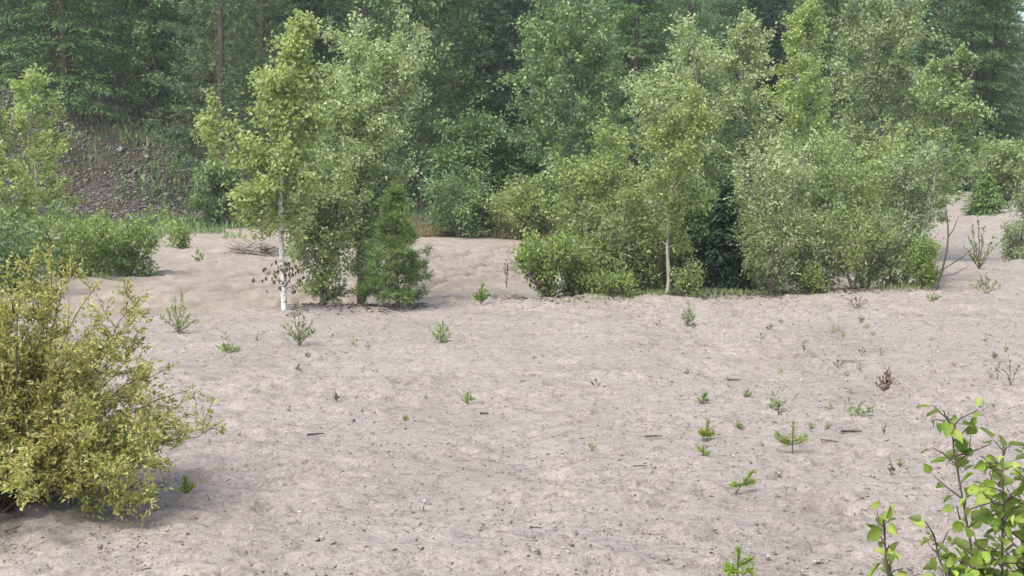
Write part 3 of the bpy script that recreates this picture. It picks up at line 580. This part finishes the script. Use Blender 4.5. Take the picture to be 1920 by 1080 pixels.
# ---- birch saplings, lower right corner
def sapling(label, x, y, H, stems, seed, nl):
    rng = np.random.default_rng(seed)
    z = float(gz(x, y)); o = thing('birch_sapling', label, 'sapling', (x, y, z - .01))
    wood, leaf = MB(), MB(); P, D = [], []
    for (dx, dy, h) in stems:
        t = np.linspace(0, 1, 12)[:, None]
        pts = np.array([rng.normal(0, .02), rng.normal(0, .02), 0]) + np.concatenate([dx * t ** 1.3, dy * t ** 1.3, h * t], 1) + np.cumsum(rng.normal(0, .006, (12, 3)), 0)
        tube(wood, pts, np.linspace(.006, .0018, 12), 6)
        for q in range(int(30 * h / .8)):
            v = rng.uniform(.22, 1.0); q0 = np.array([np.interp(v, t[:, 0], pts[:, i]) for i in range(3)])
            az = rng.uniform(0, 2 * math.pi); l2 = rng.uniform(.07, .24) * (1.18 - v * .85)
            dd = nrm(np.array([math.cos(az), math.sin(az), rng.uniform(.3, 1.0)]))
            q2 = q0 + dd * l2; q1 = (q0 + q2) / 2 + rng.normal(0, .008, 3)
            tube(wood, [q0, q1, q2], [.0026, .002, .0012], 4)
            m = max(2, int(l2 / .026))
            for s in np.linspace(.25, 1, m):
                c = q0 * (1 - s) + q2 * s; P.append(c); D.append(nrm(dd * .5 + rdir(rng, 1)[0] * .9 + np.array([0, 0, -.15])))
        for s in np.linspace(.5, 1, 7):
            P.append(np.array([np.interp(s, t[:, 0], pts[:, i]) for i in range(3)])); D.append(nrm(rdir(rng, 1)[0] + np.array([0, 0, .1])))
    P, D = np.array(P), np.array(D); n = len(P); Pe = P + D * .012
    for a_, b_ in zip(P, Pe): tube(wood, [a_, b_], [.0007, .0006], 3)
    N = nrm(rdir(rng, n) * .8 + np.array([0, -.35, .6])); sz = rng.uniform(.55, 1.2, n)
    leaves(leaf, Pe, D, N, .043 * sz, .031 * sz, 8, .20)
    wood.build('stems', M['twig_bark'], o, True); leaf.build('foliage', M['sapling_leaf'], o)
sapling('leafy green birch sapling with thin dark stems in the right foreground corner', 1.32, 3.55, 1.05,
        [(-.16, .02, 1.0), (-.06, -.04, .96), (.04, .05, .90), (.14, 0, .95), (-.22, -.05, .72), (.0, .0, .74), (-.10, .08, .66), (.24, .06, .8), (.10, -.08, .70), (.18, -.06, .62), (.30, 0, .9), (-.02, -.10, .60), (.07, .10, .82), (-.14, -.03, .62), (.16, .08, .70), (.02, -.05, .80)], 41, 0)
sapling('small birch sapling cut by the lower edge left of the corner sapling', .99, 3.55, .78,
        [(-.03, 0, .74), (.02, .03, .66), (.08, -.02, .6), (-.07, .02, .55)], 47, 0)

# ---- seedlings and sprouts on the sand
G_SP = 'small plants growing on the open sand'
def sprout(label, px, py, wpx, hpx, leafm, seed, stems=5, nl=60, L=.042, Wd=.014, name='willow_sprout', cat='sprout', spread=.9, wood='twig_bark', bare=False):
    rng = np.random.default_rng(seed); b = on_ground(px, py); s = b[1] / FPX; Wm, Hm = wpx * s, hpx * s
    o = thing(name, label, cat, (b[0], b[1], b[2] - .005), G_SP)
    wd, lf = MB(), MB(); P, D = [], []
    for k in range(stems):
        f = (k + .5) / stems * 2 - 1; h = Hm * (1 - .6 * abs(f)) * rng.uniform(.75, 1.05) if k != stems // 2 else Hm
        end = np.array([f * Wm * .5 * spread, rng.normal(0, .3) * Wm * .5, h]); t = np.linspace(0, 1, 6)[:, None]
        pts = end * np.concatenate([t, t, t ** .8], 1) + rng.normal(0, .02 * Hm, (6, 3)) * t
        tube(wd, pts, np.linspace(max(.0016, .010 * Hm), .001, 6), 4)
        m = max(2, int(1.7 * nl / stems))
        v = rng.uniform(.12, 1.02, m); c = np.stack([np.interp(v, t[:, 0], pts[:, i]) for i in range(3)], -1); P.append(c)
        D.append(nrm(end / (np.linalg.norm(end) + 1e-6) * .7 + rdir(rng, m) * .8 + np.array([0, 0, .25])))
    P, D = np.concatenate(P), np.concatenate(D); n = len(P)
    sz = rng.uniform(.6, 1.2, n); leaves(lf, P, D, nrm(rdir(rng, n) + np.array([0, 0, .4])), L * sz, Wd * sz, 2)
    wd.build('stems', M[wood], o, True); lf.build('leaves', M[leafm], o)
    return o
def seedling(label, px, py, wpx, hpx, seed, arms, needles=90, tilt=0):
    """pine seedling: a few short shoots ringed with needles"""
    rng = np.random.default_rng(seed); b = on_ground(px, py); s = b[1] / FPX; Wm, Hm = wpx * s, hpx * s
    o = thing('pine_seedling', label, 'seedling', (b[0], b[1], b[2] - .004), G_SP)
    wd, lf = MB(), MB()
    base = np.array([0, 0, 0.0]); top = np.array([tilt * Wm * .5, 0, Hm])
    shoots = [(base + top * .25, top)]
    for k in range(arms):
        sg = -1 if k % 2 == 0 else 1; st = top * rng.uniform(.18, .45)
        shoots.append((st, st + np.array([sg * Wm * .5 * rng.uniform(.7, 1), rng.normal(0, .2) * Wm, Hm * rng.uniform(.05, .3)])))
    tube(wd, [base - np.array([0, 0, .01]), top * .5, top], [.004, .003, .002], 5)
    for a_, e_ in shoots:
        tube(wd, [a_, (a_ + e_) / 2 + np.array([0, 0, -.01]), e_], [.003, .0025, .002], 4)
        ax = nrm(e_ - a_); t = rng.uniform(.1, 1, needles)[:, None]; P = a_ * (1 - t) + e_ * t
        leaves(lf, P, nrm(ax * .8 + rdir(rng, needles)), rdir(rng, needles), min(.035, .4 * Hm) * rng.uniform(.6, 1.2, needles), .0032, 1, .1)
    wd.build('stem', M['twig_bark'], o, True); lf.build('needles', M['seedling_needle'], o)
sprout('tallest grey green willow sprout on the sand in front of the white birch', 562, 648, 85, 78, 'willow_leaf', 51, 7, 130)
sprout('yellow green sprout on the sand below the small bright pine', 828, 643, 50, 42, 'olive_leaf', 52, 6, 80)
sprout('tiny yellowish sprout alone in the middle of the sand', 877, 757, 30, 22, 'olive_leaf', 53, 5, 34, .03, .012)
sprout('upright pale sprout on the sand before the slim yellowing birch', 1290, 612, 30, 46, 'willow_leaf', 54, 5, 70)
sprout('dark reddish twiggy plant on the sand near the vivid green bush', 1606, 580, 66, 34, 'brown_leaf', 55, 9, 60, .025, .009, 'heather_plant', 'plant')
sprout('small rusty red plant on the sand at the right', 1658, 738, 40, 44, 'red_leaf', 56, 6, 70, .028, .012, 'red_plant', 'plant')
sprout('yellow green tuft on the sand at the foot of the vivid bush', 1750, 568, 28, 24, 'olive_leaf', 57, 5, 40)
sprout('low grey green sprout left of the rusty red plant', 1455, 770, 48, 30, 'grey_leaf', 58, 5, 34)
sprout('thumb high green sprout above the bright tufted seedling', 1318, 757, 20, 20, 'willow_leaf', 59, 4, 20)
sprout('thin faint sprout between the low grey sprout and the thumb high sprout', 1400, 748, 22, 16, 'grey_leaf', 60, 4, 16)
sprout('creeping green runner below the rusty red plant', 1612, 782, 70, 26, 'grey_leaf', 61, 5, 34)
sprout('small yellow green sprout right of the big yellow willow bush', 350, 930, 30, 34, 'seedling_needle', 62, 5, 46, .03, .010)
sprout('creeping willow runner reaching right from behind the yellow willow', 425, 664, 50, 24, 'olive_leaf', 63, 6, 60)
sprout('light green willow sprig standing behind the top right of the yellow willow', 335, 625, 85, 70, 'olive_leaf', 64, 8, 160)
sprout('dark bare stalk with few leaves at the right edge of the sand', 1895, 722, 36, 62, 'brown_leaf', 65, 3, 16, .025, .009, 'dry_stalk', 'stalk')
sprout('short dark stalk left of the stalk at the right edge', 1870, 712, 14, 36, 'brown_leaf', 66, 2, 10, .022, .009, 'dry_stalk', 'stalk')
sprout('single thin stalk above the corner birch sapling', 1750, 800, 12, 36, 'brown_leaf', 67, 2, 8, .022, .009, 'dry_stalk', 'stalk')
sprout('tiny dark stalk below the creeping green runner', 1657, 816, 10, 24, 'brown_leaf', 68, 2, 6, .02, .008, 'dry_stalk', 'stalk')
sprout('low leafy plant on the sand crest below the curved bare stem', 1848, 555, 66, 46, 'grey_leaf', 69, 7, 70, .045, .02)
sprout('leafy branching plant on the sand crest right of the curved bare stem', 1836, 505, 90, 100, 'grey_leaf', 70, 7, 110, .06, .035)
sprout('small green shrublet among the dry branches left of the thicket', 902, 570, 38, 36, 'vivid_leaf', 71, 6, 70, .05, .03)
sprout('dry stalk with withered leaves rising left of the bright thicket bush', 950, 540, 14, 62, 'brown_leaf', 72, 2, 22, .04, .02, 'dry_stalk', 'stalk')
sprout('faint thin stalk left of the tallest sprout', 482, 640, 10, 18, 'brown_leaf', 73, 2, 8, .02, .008, 'dry_stalk', 'stalk')
sprout('green sprout under the left slim stems of the thicket', 1352, 545, 22, 24, 'olive_leaf', 74, 4, 40, .045, .022)
sprout('small green plant on the far side of the left track', 372, 492, 28, 26, 'vivid_leaf', 75, 5, 40, .06, .03)
sprout('pair of brown stems with tiny leaves among the right hand litter', 1670, 722, 16, 24, 'red_leaf', 76, 3, 14, .02, .009)
prng = random.Random(12)
for q in range(64):
    sprout('tiny faint grey sprout, one of many dotted thinly over the open sand', prng.gauss(1560, 190) if q % 4 else prng.uniform(420, 800), prng.uniform(600, 900) if q % 3 else prng.uniform(590, 720), prng.uniform(10, 26), prng.uniform(8, 20), ('grey_leaf', 'brown_leaf', 'willow_leaf', 'brown_leaf', 'olive_leaf')[q % 5], 300 + q, 3, prng.randint(6, 14), .028, .009, 'tiny_sprout')['group'] = 'tiny sprouts dotted over the sand'
seedling('bright yellow green tufted pine seedling', 1326, 826, 30, 36, 81, 3, 110)
seedling('tiny pine seedling just below the bright tufted seedling', 1318, 858, 18, 24, 82, 2, 50)
seedling('branched pine seedling with one leader and four side arms', 1486, 848, 70, 62, 83, 5, 70)
seedling('pine seedling leaning right on the sand', 1378, 922, 52, 40, 84, 2, 110, 1.3)
seedling('pine seedling cut by the lower edge of the picture', 1383, 1085, 52, 58, 85, 5, 90)

# ---- sticks and branches lying about
def stick(label, px, py, lpx, seed, m='dead_wood', r=.006, rz=None, group='sticks lying on the sand', fork=True):
    rng = np.random.default_rng(seed); b = on_ground(px, py); L_ = lpx * b[1] / FPX; an = rng.uniform(-.3, .3) if rz is None else rz
    mb = MB(); t = np.linspace(-.5, .5, 7)[:, None]
    pts = np.concatenate([t * L_, np.zeros_like(t), np.full_like(t, r * .8)], 1) + rng.normal(0, .02 * L_, (7, 3)) * np.array([0, 1, .3])
    tube(mb, pts, r * np.linspace(1, .5, 7), 6)
    if fork: tube(mb, [pts[3], pts[3] + np.array([.18 * L_, .12 * L_, .04 * L_])], [r * .6, r * .3], 5)
    o = mb.build('stick', M[m], None, True); o.location = (b[0], b[1], b[2] + .012); o.rotation_euler = (0, 0, an)
    return tag(o, label, 'stick', group)
stick('dark bent stick on the left part of the sand', 592, 820, 32, 91, 'dark_bark', .008, .35)
stick('flat dark stick below the creeping green runner', 1596, 815, 40, 92, 'dark_bark', .009, .05)
stick('short grey stick in the middle of the sand', 990, 719, 30, 93, 'dead_wood', .009, .0)
stick('reddish brown stick on the sand left of the rusty plant', 1375, 717, 24, 94, 'pine_bark', .011, .1)
stick('dark scrap of bark on the sand below the middle sprout', 908, 781, 16, 95, 'dark_bark', .010, .1, fork=False)
stick('thin dark stick right of the branched seedling', 1555, 832, 34, 96, 'twig_bark', .005, -.5)
stick('short stick left of the bright tufted seedling', 1225, 824, 34, 97, 'twig_bark', .007, .15)
stick('long grey stick on the right part of the sand', 1600, 680, 44, 98, 'dead_wood', .008, .05)
stick('dark twig lying below the tiny seedling', 1200, 880, 26, 99, 'twig_bark', .005, .0)
stick('short grey stick on the sand in the lower left corner', 22, 1000, 40, 101, 'dead_wood', .006, 1.3)
stick('dark twig on the lower middle sand', 1005, 996, 24, 100, 'twig_bark', .005, -.3)
def branch_pile(label, px, py, wpx, hpx, n, seed, m='dead_wood', name='brush_pile', r=.012):
    rng = np.random.default_rng(seed); b = on_ground(px, py); s = b[1] / FPX; mb = MB()
    for k in range(n):
        c = np.array([rng.normal(0, .22) * wpx * s, rng.normal(0, .15) * wpx * s, rng.uniform(.02, .4) * hpx * s])
        L_ = wpx * s * rng.uniform(.2, .55); az = rng.uniform(-.6, .6) + (math.pi if rng.random() < .5 else 0); el = rng.uniform(-.1, .6)
        d = np.array([math.cos(az) * math.cos(el), math.sin(az), math.sin(el)]); t = np.linspace(0, 1, 5)[:, None]
        pts = c + d * L_ * (t - .3) + np.cumsum(rng.normal(0, .02 * L_, (5, 3)), 0); pts[:, 2] = np.maximum(pts[:, 2], .01)
        tube(mb, pts, r * rng.uniform(.4, 1) * np.linspace(1, .3, 5), 5)
    o = mb.build(name, M[m], None, True); o.location = b
    return tag(o, label, 'branches')
branch_pile('heap of grey dead branches across the track behind the white birch', 480, 478, 105, 40, 60, 111, 'dead_wood', r=.03)
branch_pile('thin dry branches lying on the sand at the left foot of the thicket', 935, 562, 105, 18, 26, 112, 'dead_wood', r=.012)
branch_pile('dry reddish twigs along the foot of the thicket right of the centre', 1490, 552, 110, 14, 30, 113, 'twig_bark', r=.010)
branch_pile('fallen dark twigs between the birch and the many-stemmed tree', 645, 560, 70, 34, 26, 114, 'twig_bark', r=.012)
# curved bare stem at the right end of the thicket
b = on_ground(1752, 545); mb = MB(); s = b[1] / FPX
t = np.linspace(0, 1, 12)
tube(mb, np.stack([(.0 + 22 * s * np.sin(t * 2.6) + 6 * s * t), .1 * t, 175 * s * t], -1), .013 * (1 - t) + .004, 6)
for q, (tt, dx, dz) in enumerate(((.25, 70, 60), (.18, 50, 22), (.6, 14, 40))):
    p0 = np.array([22 * s * math.sin(tt * 2.6) + 6 * s * tt, .1 * tt, 175 * s * tt]); p2 = p0 + np.array([dx * s, -.1, dz * s])
    tube(mb, [p0, (p0 + p2) / 2 + np.array([0, 0, -6 * s]), p2], [.008, .006, .003], 5)
o = mb.build('bare_stem', M['dark_bark'], None, True); o.location = (b[0], b[1], b[2] - .03)
tag(o, 'curved dark bare stem rising beside the vivid green bush', 'stem')

# ---- loose stuff nobody could count
def rocks(mb, P, sz, rng, flat=.65):
    base = np.array([[1, 1, 1], [-1, -1, 1], [-1, 1, -1], [1, -1, -1], [0, 0, 1.5], [0, 0, -1.2], [1.4, 0, 0], [-1.4, 0, 0]]) * .5
    tet = np.array([[0, 4, 2], [4, 1, 2], [1, 7, 2], [0, 2, 6], [6, 3, 0], [0, 3, 4], [4, 3, 1], [1, 3, 7], [2, 7, 3], [2, 3, 6]])
    n = len(P); an = rng.uniform(0, 6.28, n); c, s_ = np.cos(an), np.sin(an)
    v = base[None] * (1 + rng.normal(0, .22, (n, 8, 3))) * np.asarray(sz)[:, None, None]
    v[..., 2] *= flat
    x = v[..., 0] * c[:, None] - v[..., 1] * s_[:, None]; y = v[..., 0] * s_[:, None] + v[..., 1] * c[:, None]
    V = np.stack([x, y, v[..., 2]], -1) + P[:, None]
    F = (np.arange(n) * 8)[:, None, None] + tet[None]
    mb.add(V.reshape(-1, 3), F.reshape(-1, 3))
rng = np.random.default_rng(55)
n = 12000; Y = 4.6 + 14 * rng.uniform(0, 1, n) ** 1.6; X = rng.uniform(-.42, .42, n) * Y
mb = MB(); rocks(mb, np.stack([X, Y, gz(X, Y) + .006], -1), rng.uniform(.004, .011, n) + .010 * (rng.random(n) > .97), rng)
tag(mb.build('gravel', M['pebble']), kind='stuff')['label'] = 'fine gravel scattered over the sand'
mb = MB(); n = 5600; Y = 5 + 24 * rng.uniform(0, 1, n) ** 1.3; X = np.where(rng.random(n) < .75, rng.uniform(-.42, .42, n), rng.normal(.22, .09, n)) * Y + .3
D = rdir(rng, n); D[:, 2] *= .15; P = np.stack([X, Y, gz(X, Y) + .018], -1)
leaves(mb, P, D, np.tile([0, 0, 1.0], (n, 1)) + rng.normal(0, .5, (n, 3)), rng.uniform(.008, .05, n) * rng.uniform(.4, 1, n), rng.uniform(.005, .014, n), 1, .3)
tag(mb.build('litter', M['litter']), kind='stuff')['label'] = 'dark bits of bark and leaf litter strewn over the sand'
mb = MB(); n = 4200; X = np.where(rng.random(n) < .8, rng.uniform(.1, 5.8, n), rng.uniform(-2.4, -1.0, n)); Y = np.interp(X, RIMX, RIMY) + rng.normal(.35, .45, n)
D = rdir(rng, n); D[:, 2] *= .2
leaves(mb, np.stack([X, Y, gz(X, Y) + .012], -1), D, np.tile([0, 0, 1.0], (n, 1)) + rng.normal(0, .5, (n, 3)), rng.uniform(.02, .09, n), rng.uniform(.010, .03, n), 1, .3)
tag(mb.build('leaf_litter', M['litter']), kind='stuff')['label'] = 'dead leaves and twigs lying at the foot of the thicket'
# scree stones on the slope
n = 13000; X = rng.uniform(-17, -7.6, n); Y = rng.uniform(36, 42.6, n); keep = (vnoise(X * .6, Y * .6, 77) + .25 * vnoise(X * 2, Y * 2, 78) > -.26) & (mound(X, Y) > .05)
X, Y = X[keep], Y[keep]; mb = MB(); rocks(mb, np.stack([X, Y, gz(X, Y) + .02], -1), rng.uniform(.02, .06, len(X)) + .14 * (rng.random(len(X)) > .975) * rng.random(len(X)), rng)
tag(mb.build('scree', M['scree']), kind='stuff')['label'] = 'pale broken stones scattered down the dark slope'
# dry grass strip across the track, weeds on slope and forest edge
def grass(name, label, X, Y, h, m, seed, w=.02):
    r = np.random.default_rng(seed); n = len(X); mb = MB()
    D = nrm(np.stack([r.normal(0, .35, n), r.normal(0, .35, n), np.ones(n)], -1))
    leaves(mb, np.stack([X, Y, gz(X, Y) - .01], -1), D, nrm(rdir(r, n) * np.array([1, 1, .1])), h * r.uniform(.5, 1.2, n), w, 1, .1)
    o = mb.build(name, M[m]); tag(o, label, kind='stuff')
n = 6000; X = rng.uniform(-2.6, 2.2, n); Y = 31.6 + rng.uniform(0, 2.2, n) ** 1.3 + .12 * X + 1.3 * vnoise(X * 1.4, X * 0, 97)
grass('dry_grass', 'brownish dry grass along the far side of the track', X, Y, .20, 'dry_grass', 5)
n = 13000; X = rng.uniform(-17, 9, n); Y = rng.uniform(33.8, 45, n); k = vnoise(X * .7, Y * .7, 91) > .02
grass('undergrowth', 'dark green undergrowth along the forest edge and slope', X[k], Y[k], .28, 'alder_leaf', 6, .05)
n = 5000; X = rng.uniform(-16.5, -7.6, n); Y = rng.uniform(36.4, 43, n); k = vnoise(X * 1.3, Y * 1.3, 95) > .04
grass('slope_grass', 'dry grass tufts growing between the stones of the slope', X[k], Y[k], .22, 'dry_grass', 10, .03)
n = 5200; X = rng.uniform(-11, -3.2, n); Y = 31.5 + rng.uniform(0, 4.5, n); k = vnoise(X * 1.1, Y * 1.1, 93) > .06
grass('weeds', 'light green weeds breaking up the far edge of the track', X[k], Y[k], .20, 'aspen_leaf', 9, .035)
n = 9000; X = rng.uniform(-.2, 6.2, n); Y = np.interp(X, RIMX, RIMY) + rng.normal(.25, .45, n); k = vnoise(X * 1.6, Y * 1.6, 99) + .5 * vnoise(X * 5, Y * 5, 98) > .20
grass('rim_grass', 'short green weeds along the foot of the thicket', X[k], Y[k], .09, 'willow_leaf', 8, .012)

# ---------------------------------------------------------------- the forest
proto = {}
def make(kind, seed, H, R):
    r = np.random.default_rng(seed)
    if kind == 'spruce_tree': return spruce(r, H, R, nw=36, per=10, L=.17, Wd=.035, dens=46, droop=.4), 'dark_bark', 'spruce_needle'
    if kind == 'dark_spruce': return spruce(r, H, R, nw=36, per=10, L=.17, Wd=.035, dens=46, droop=.4), 'dark_bark', 'dark_shade_needle'  # same spruce, the shade of the forest gaps coloured into its needles
    if kind == 'green_spruce': return spruce(r, H, R, nw=30, per=10, L=.17, Wd=.035, dens=56, droop=.25), 'dark_bark', 'green_needle'
    if kind == 'pine_tree': return pine(r, H, R, cb=.08, nw=18, per=7, L=.17, Wd=.035, tufts=10, needles=18, up=.30, puff=.16, cone=.5), 'pine_bark', 'pine_needle'
    if kind == 'aspen_tree': return broadleaf(r, H, R, cb=.06, prof='oval', nb=90, nl=13000, L=.13, Wd=.09, jit=.08), 'grey_bark', 'aspen_leaf'
    if kind == 'alder_tree': return broadleaf(r, H, R, cb=.04, prof='oval', nb=90, nl=13000, L=.13, Wd=.09, jit=.08), 'dark_bark', 'alder_leaf'
NAMES = {'dark_spruce': 'spruce_tree', 'green_spruce': 'spruce_tree', 'spruce_tree': 'spruce_tree', 'pine_tree': 'pine_tree', 'aspen_tree': 'aspen_tree', 'alder_tree': 'alder_tree'}
BASE = {'dark_spruce': (11, 2.0), 'spruce_tree': (11, 2.0), 'green_spruce': (11, 2.3), 'pine_tree': (11, 2.1), 'aspen_tree': (10, 1.9), 'alder_tree': (9, 1.9)}
G_F = 'trees of the forest'
frng = random.Random(5)
def forest_tree(kind, var, px, Y, label, sc=1.0, rz=None, group=G_F):
    loc = stand(px, Y); loc = (loc[0], loc[1], loc[2] - .1); key = (kind, var)
    rz = frng.uniform(0, 6.28) if rz is None else rz
    if key not in proto:
        mbs, bk, lf = make(kind, 700 + var * 17 + len(kind), *BASE[kind])
        o = thing(NAMES[kind], label, 'tree', loc, group, rz, sc)
        mbs[0].build('trunk', M[bk], o, True); mbs[1].build('crown', M[lf], o); proto[key] = o
        return o
    return copy_tree(proto[key], loc, rz, sc, label, group)
FRONT = [
 ('green_spruce', 0, 128, 41.5, 'broad fresh green spruce on top of the stony slope', 1.0),
 ('spruce_tree', 0, -30, 44, 'dark spruce at the far left edge behind the slope', 1.0),
 ('dark_spruce', 1, 262, 46, 'shade-darkened spruce right of the broad fresh green spruce', 1.0),
 ('alder_tree', 0, 305, 43, 'dark leafy tree standing in the gap right of the slope top', .9),
 ('pine_tree', 0, 418, 38.5, 'grey green pine with foliage to the ground right of the slope', .95),
 ('pine_tree', 1, 505, 42, 'tall pine directly behind the white birch top', 1.1),
 ('dark_spruce', 0, 590, 43, 'dark spruce behind the gap between birch and silvery tree', 1.0),
 ('pine_tree', 0, 690, 45, 'pine behind the top of the silvery many-stemmed tree', 1.1),
 ('alder_tree', 0, 795, 41, 'mid green leafy tree right of the silvery many-stemmed tree', .95),
 ('dark_spruce', 1, 900, 45, 'spruce with needles coloured dark for shade in the gap left of the big pale tree', 1.1),
 ('dark_spruce', 0, 965, 46, 'shade-darkened spruce touching the left side of the big pale tree', .95),
 ('green_spruce', 1, 1190, 42, 'spruce right behind the big pale tree', .95),
 ('pine_tree', 1, 1275, 44, 'bluish pine above the flat topped silvery willow', 1.0),
 ('spruce_tree', 1, 1345, 47, 'spruce left of the narrow silvery birch top', 1.0),
 ('dark_spruce', 0, 1420, 52, 'shaded spruce between the two tall birch tops', 1.1),
 ('green_spruce', 0, 1562, 38, 'slender spruce between the tallest birch and the grey green tree', .72),
 ('pine_tree', 0, 1640, 46, 'pine behind the tall grey green tree', 1.0),
 ('spruce_tree', 1, 1725, 49, 'dark spruce right behind the leaning yellow green birch', 1.0),
 ('green_spruce', 1, 1815, 50, 'tall spruce above the far bend of the road', 1.15),
 ('aspen_tree', 0, 1872, 55, 'pale hazy leafy tree at the far right', .72),
]
for k, v, px, Y, lab, sc in FRONT: forest_tree(k, v, px, Y, lab, sc)
DEEP = 'conifer deep in the forest behind the front row'
kinds = [('spruce_tree', 0), ('dark_spruce', 1), ('pine_tree', 0), ('dark_spruce', 0), ('pine_tree', 1), ('green_spruce', 0)]
i = 0
for Y, step in ((53, 112), (60, 96), (69, 84), (80, 76), (95, 70)):
    px = -160 + frng.uniform(0, 60)
    while px < 2080:
        X = (px - 960) / FPX
        if not 1868 < px < 1962:
            k, v = kinds[(i * 7 + int(Y)) % 6]; i += 1
            forest_tree(k, v, px, Y + frng.uniform(-2.5, 2.5), DEEP, frng.uniform(1.0, 1.3), group='deep forest conifers')
        px += step * frng.uniform(.75, 1.25)

# ---------------------------------------------------------------- the air
m, n, l = mat('haze_air')
pv = n.new('ShaderNodeVolumePrincipled'); pv.inputs['Color'].default_value = (.84, .97, .92, 1); pv.inputs['Density'].default_value = .0008
pv.inputs['Anisotropy'].default_value = .2
o_ = n.new('ShaderNodeOutputMaterial'); l.new(pv.outputs[0], o_.inputs['Volume'])
x0, x1, y0, y1, z0, z1 = -185, 185, -55, 225, -3, 48
mb = MB(); mb.add([(x, y, z) for z in (z0, z1) for y in (y0, y1) for x in (x0, x1)], [[0, 2, 3, 1], [4, 5, 7, 6], [0, 1, 5, 4], [2, 6, 7, 3], [0, 4, 6, 2], [1, 3, 7, 5]])
hz = mb.build('haze', m); tag(hz, kind='stuff')
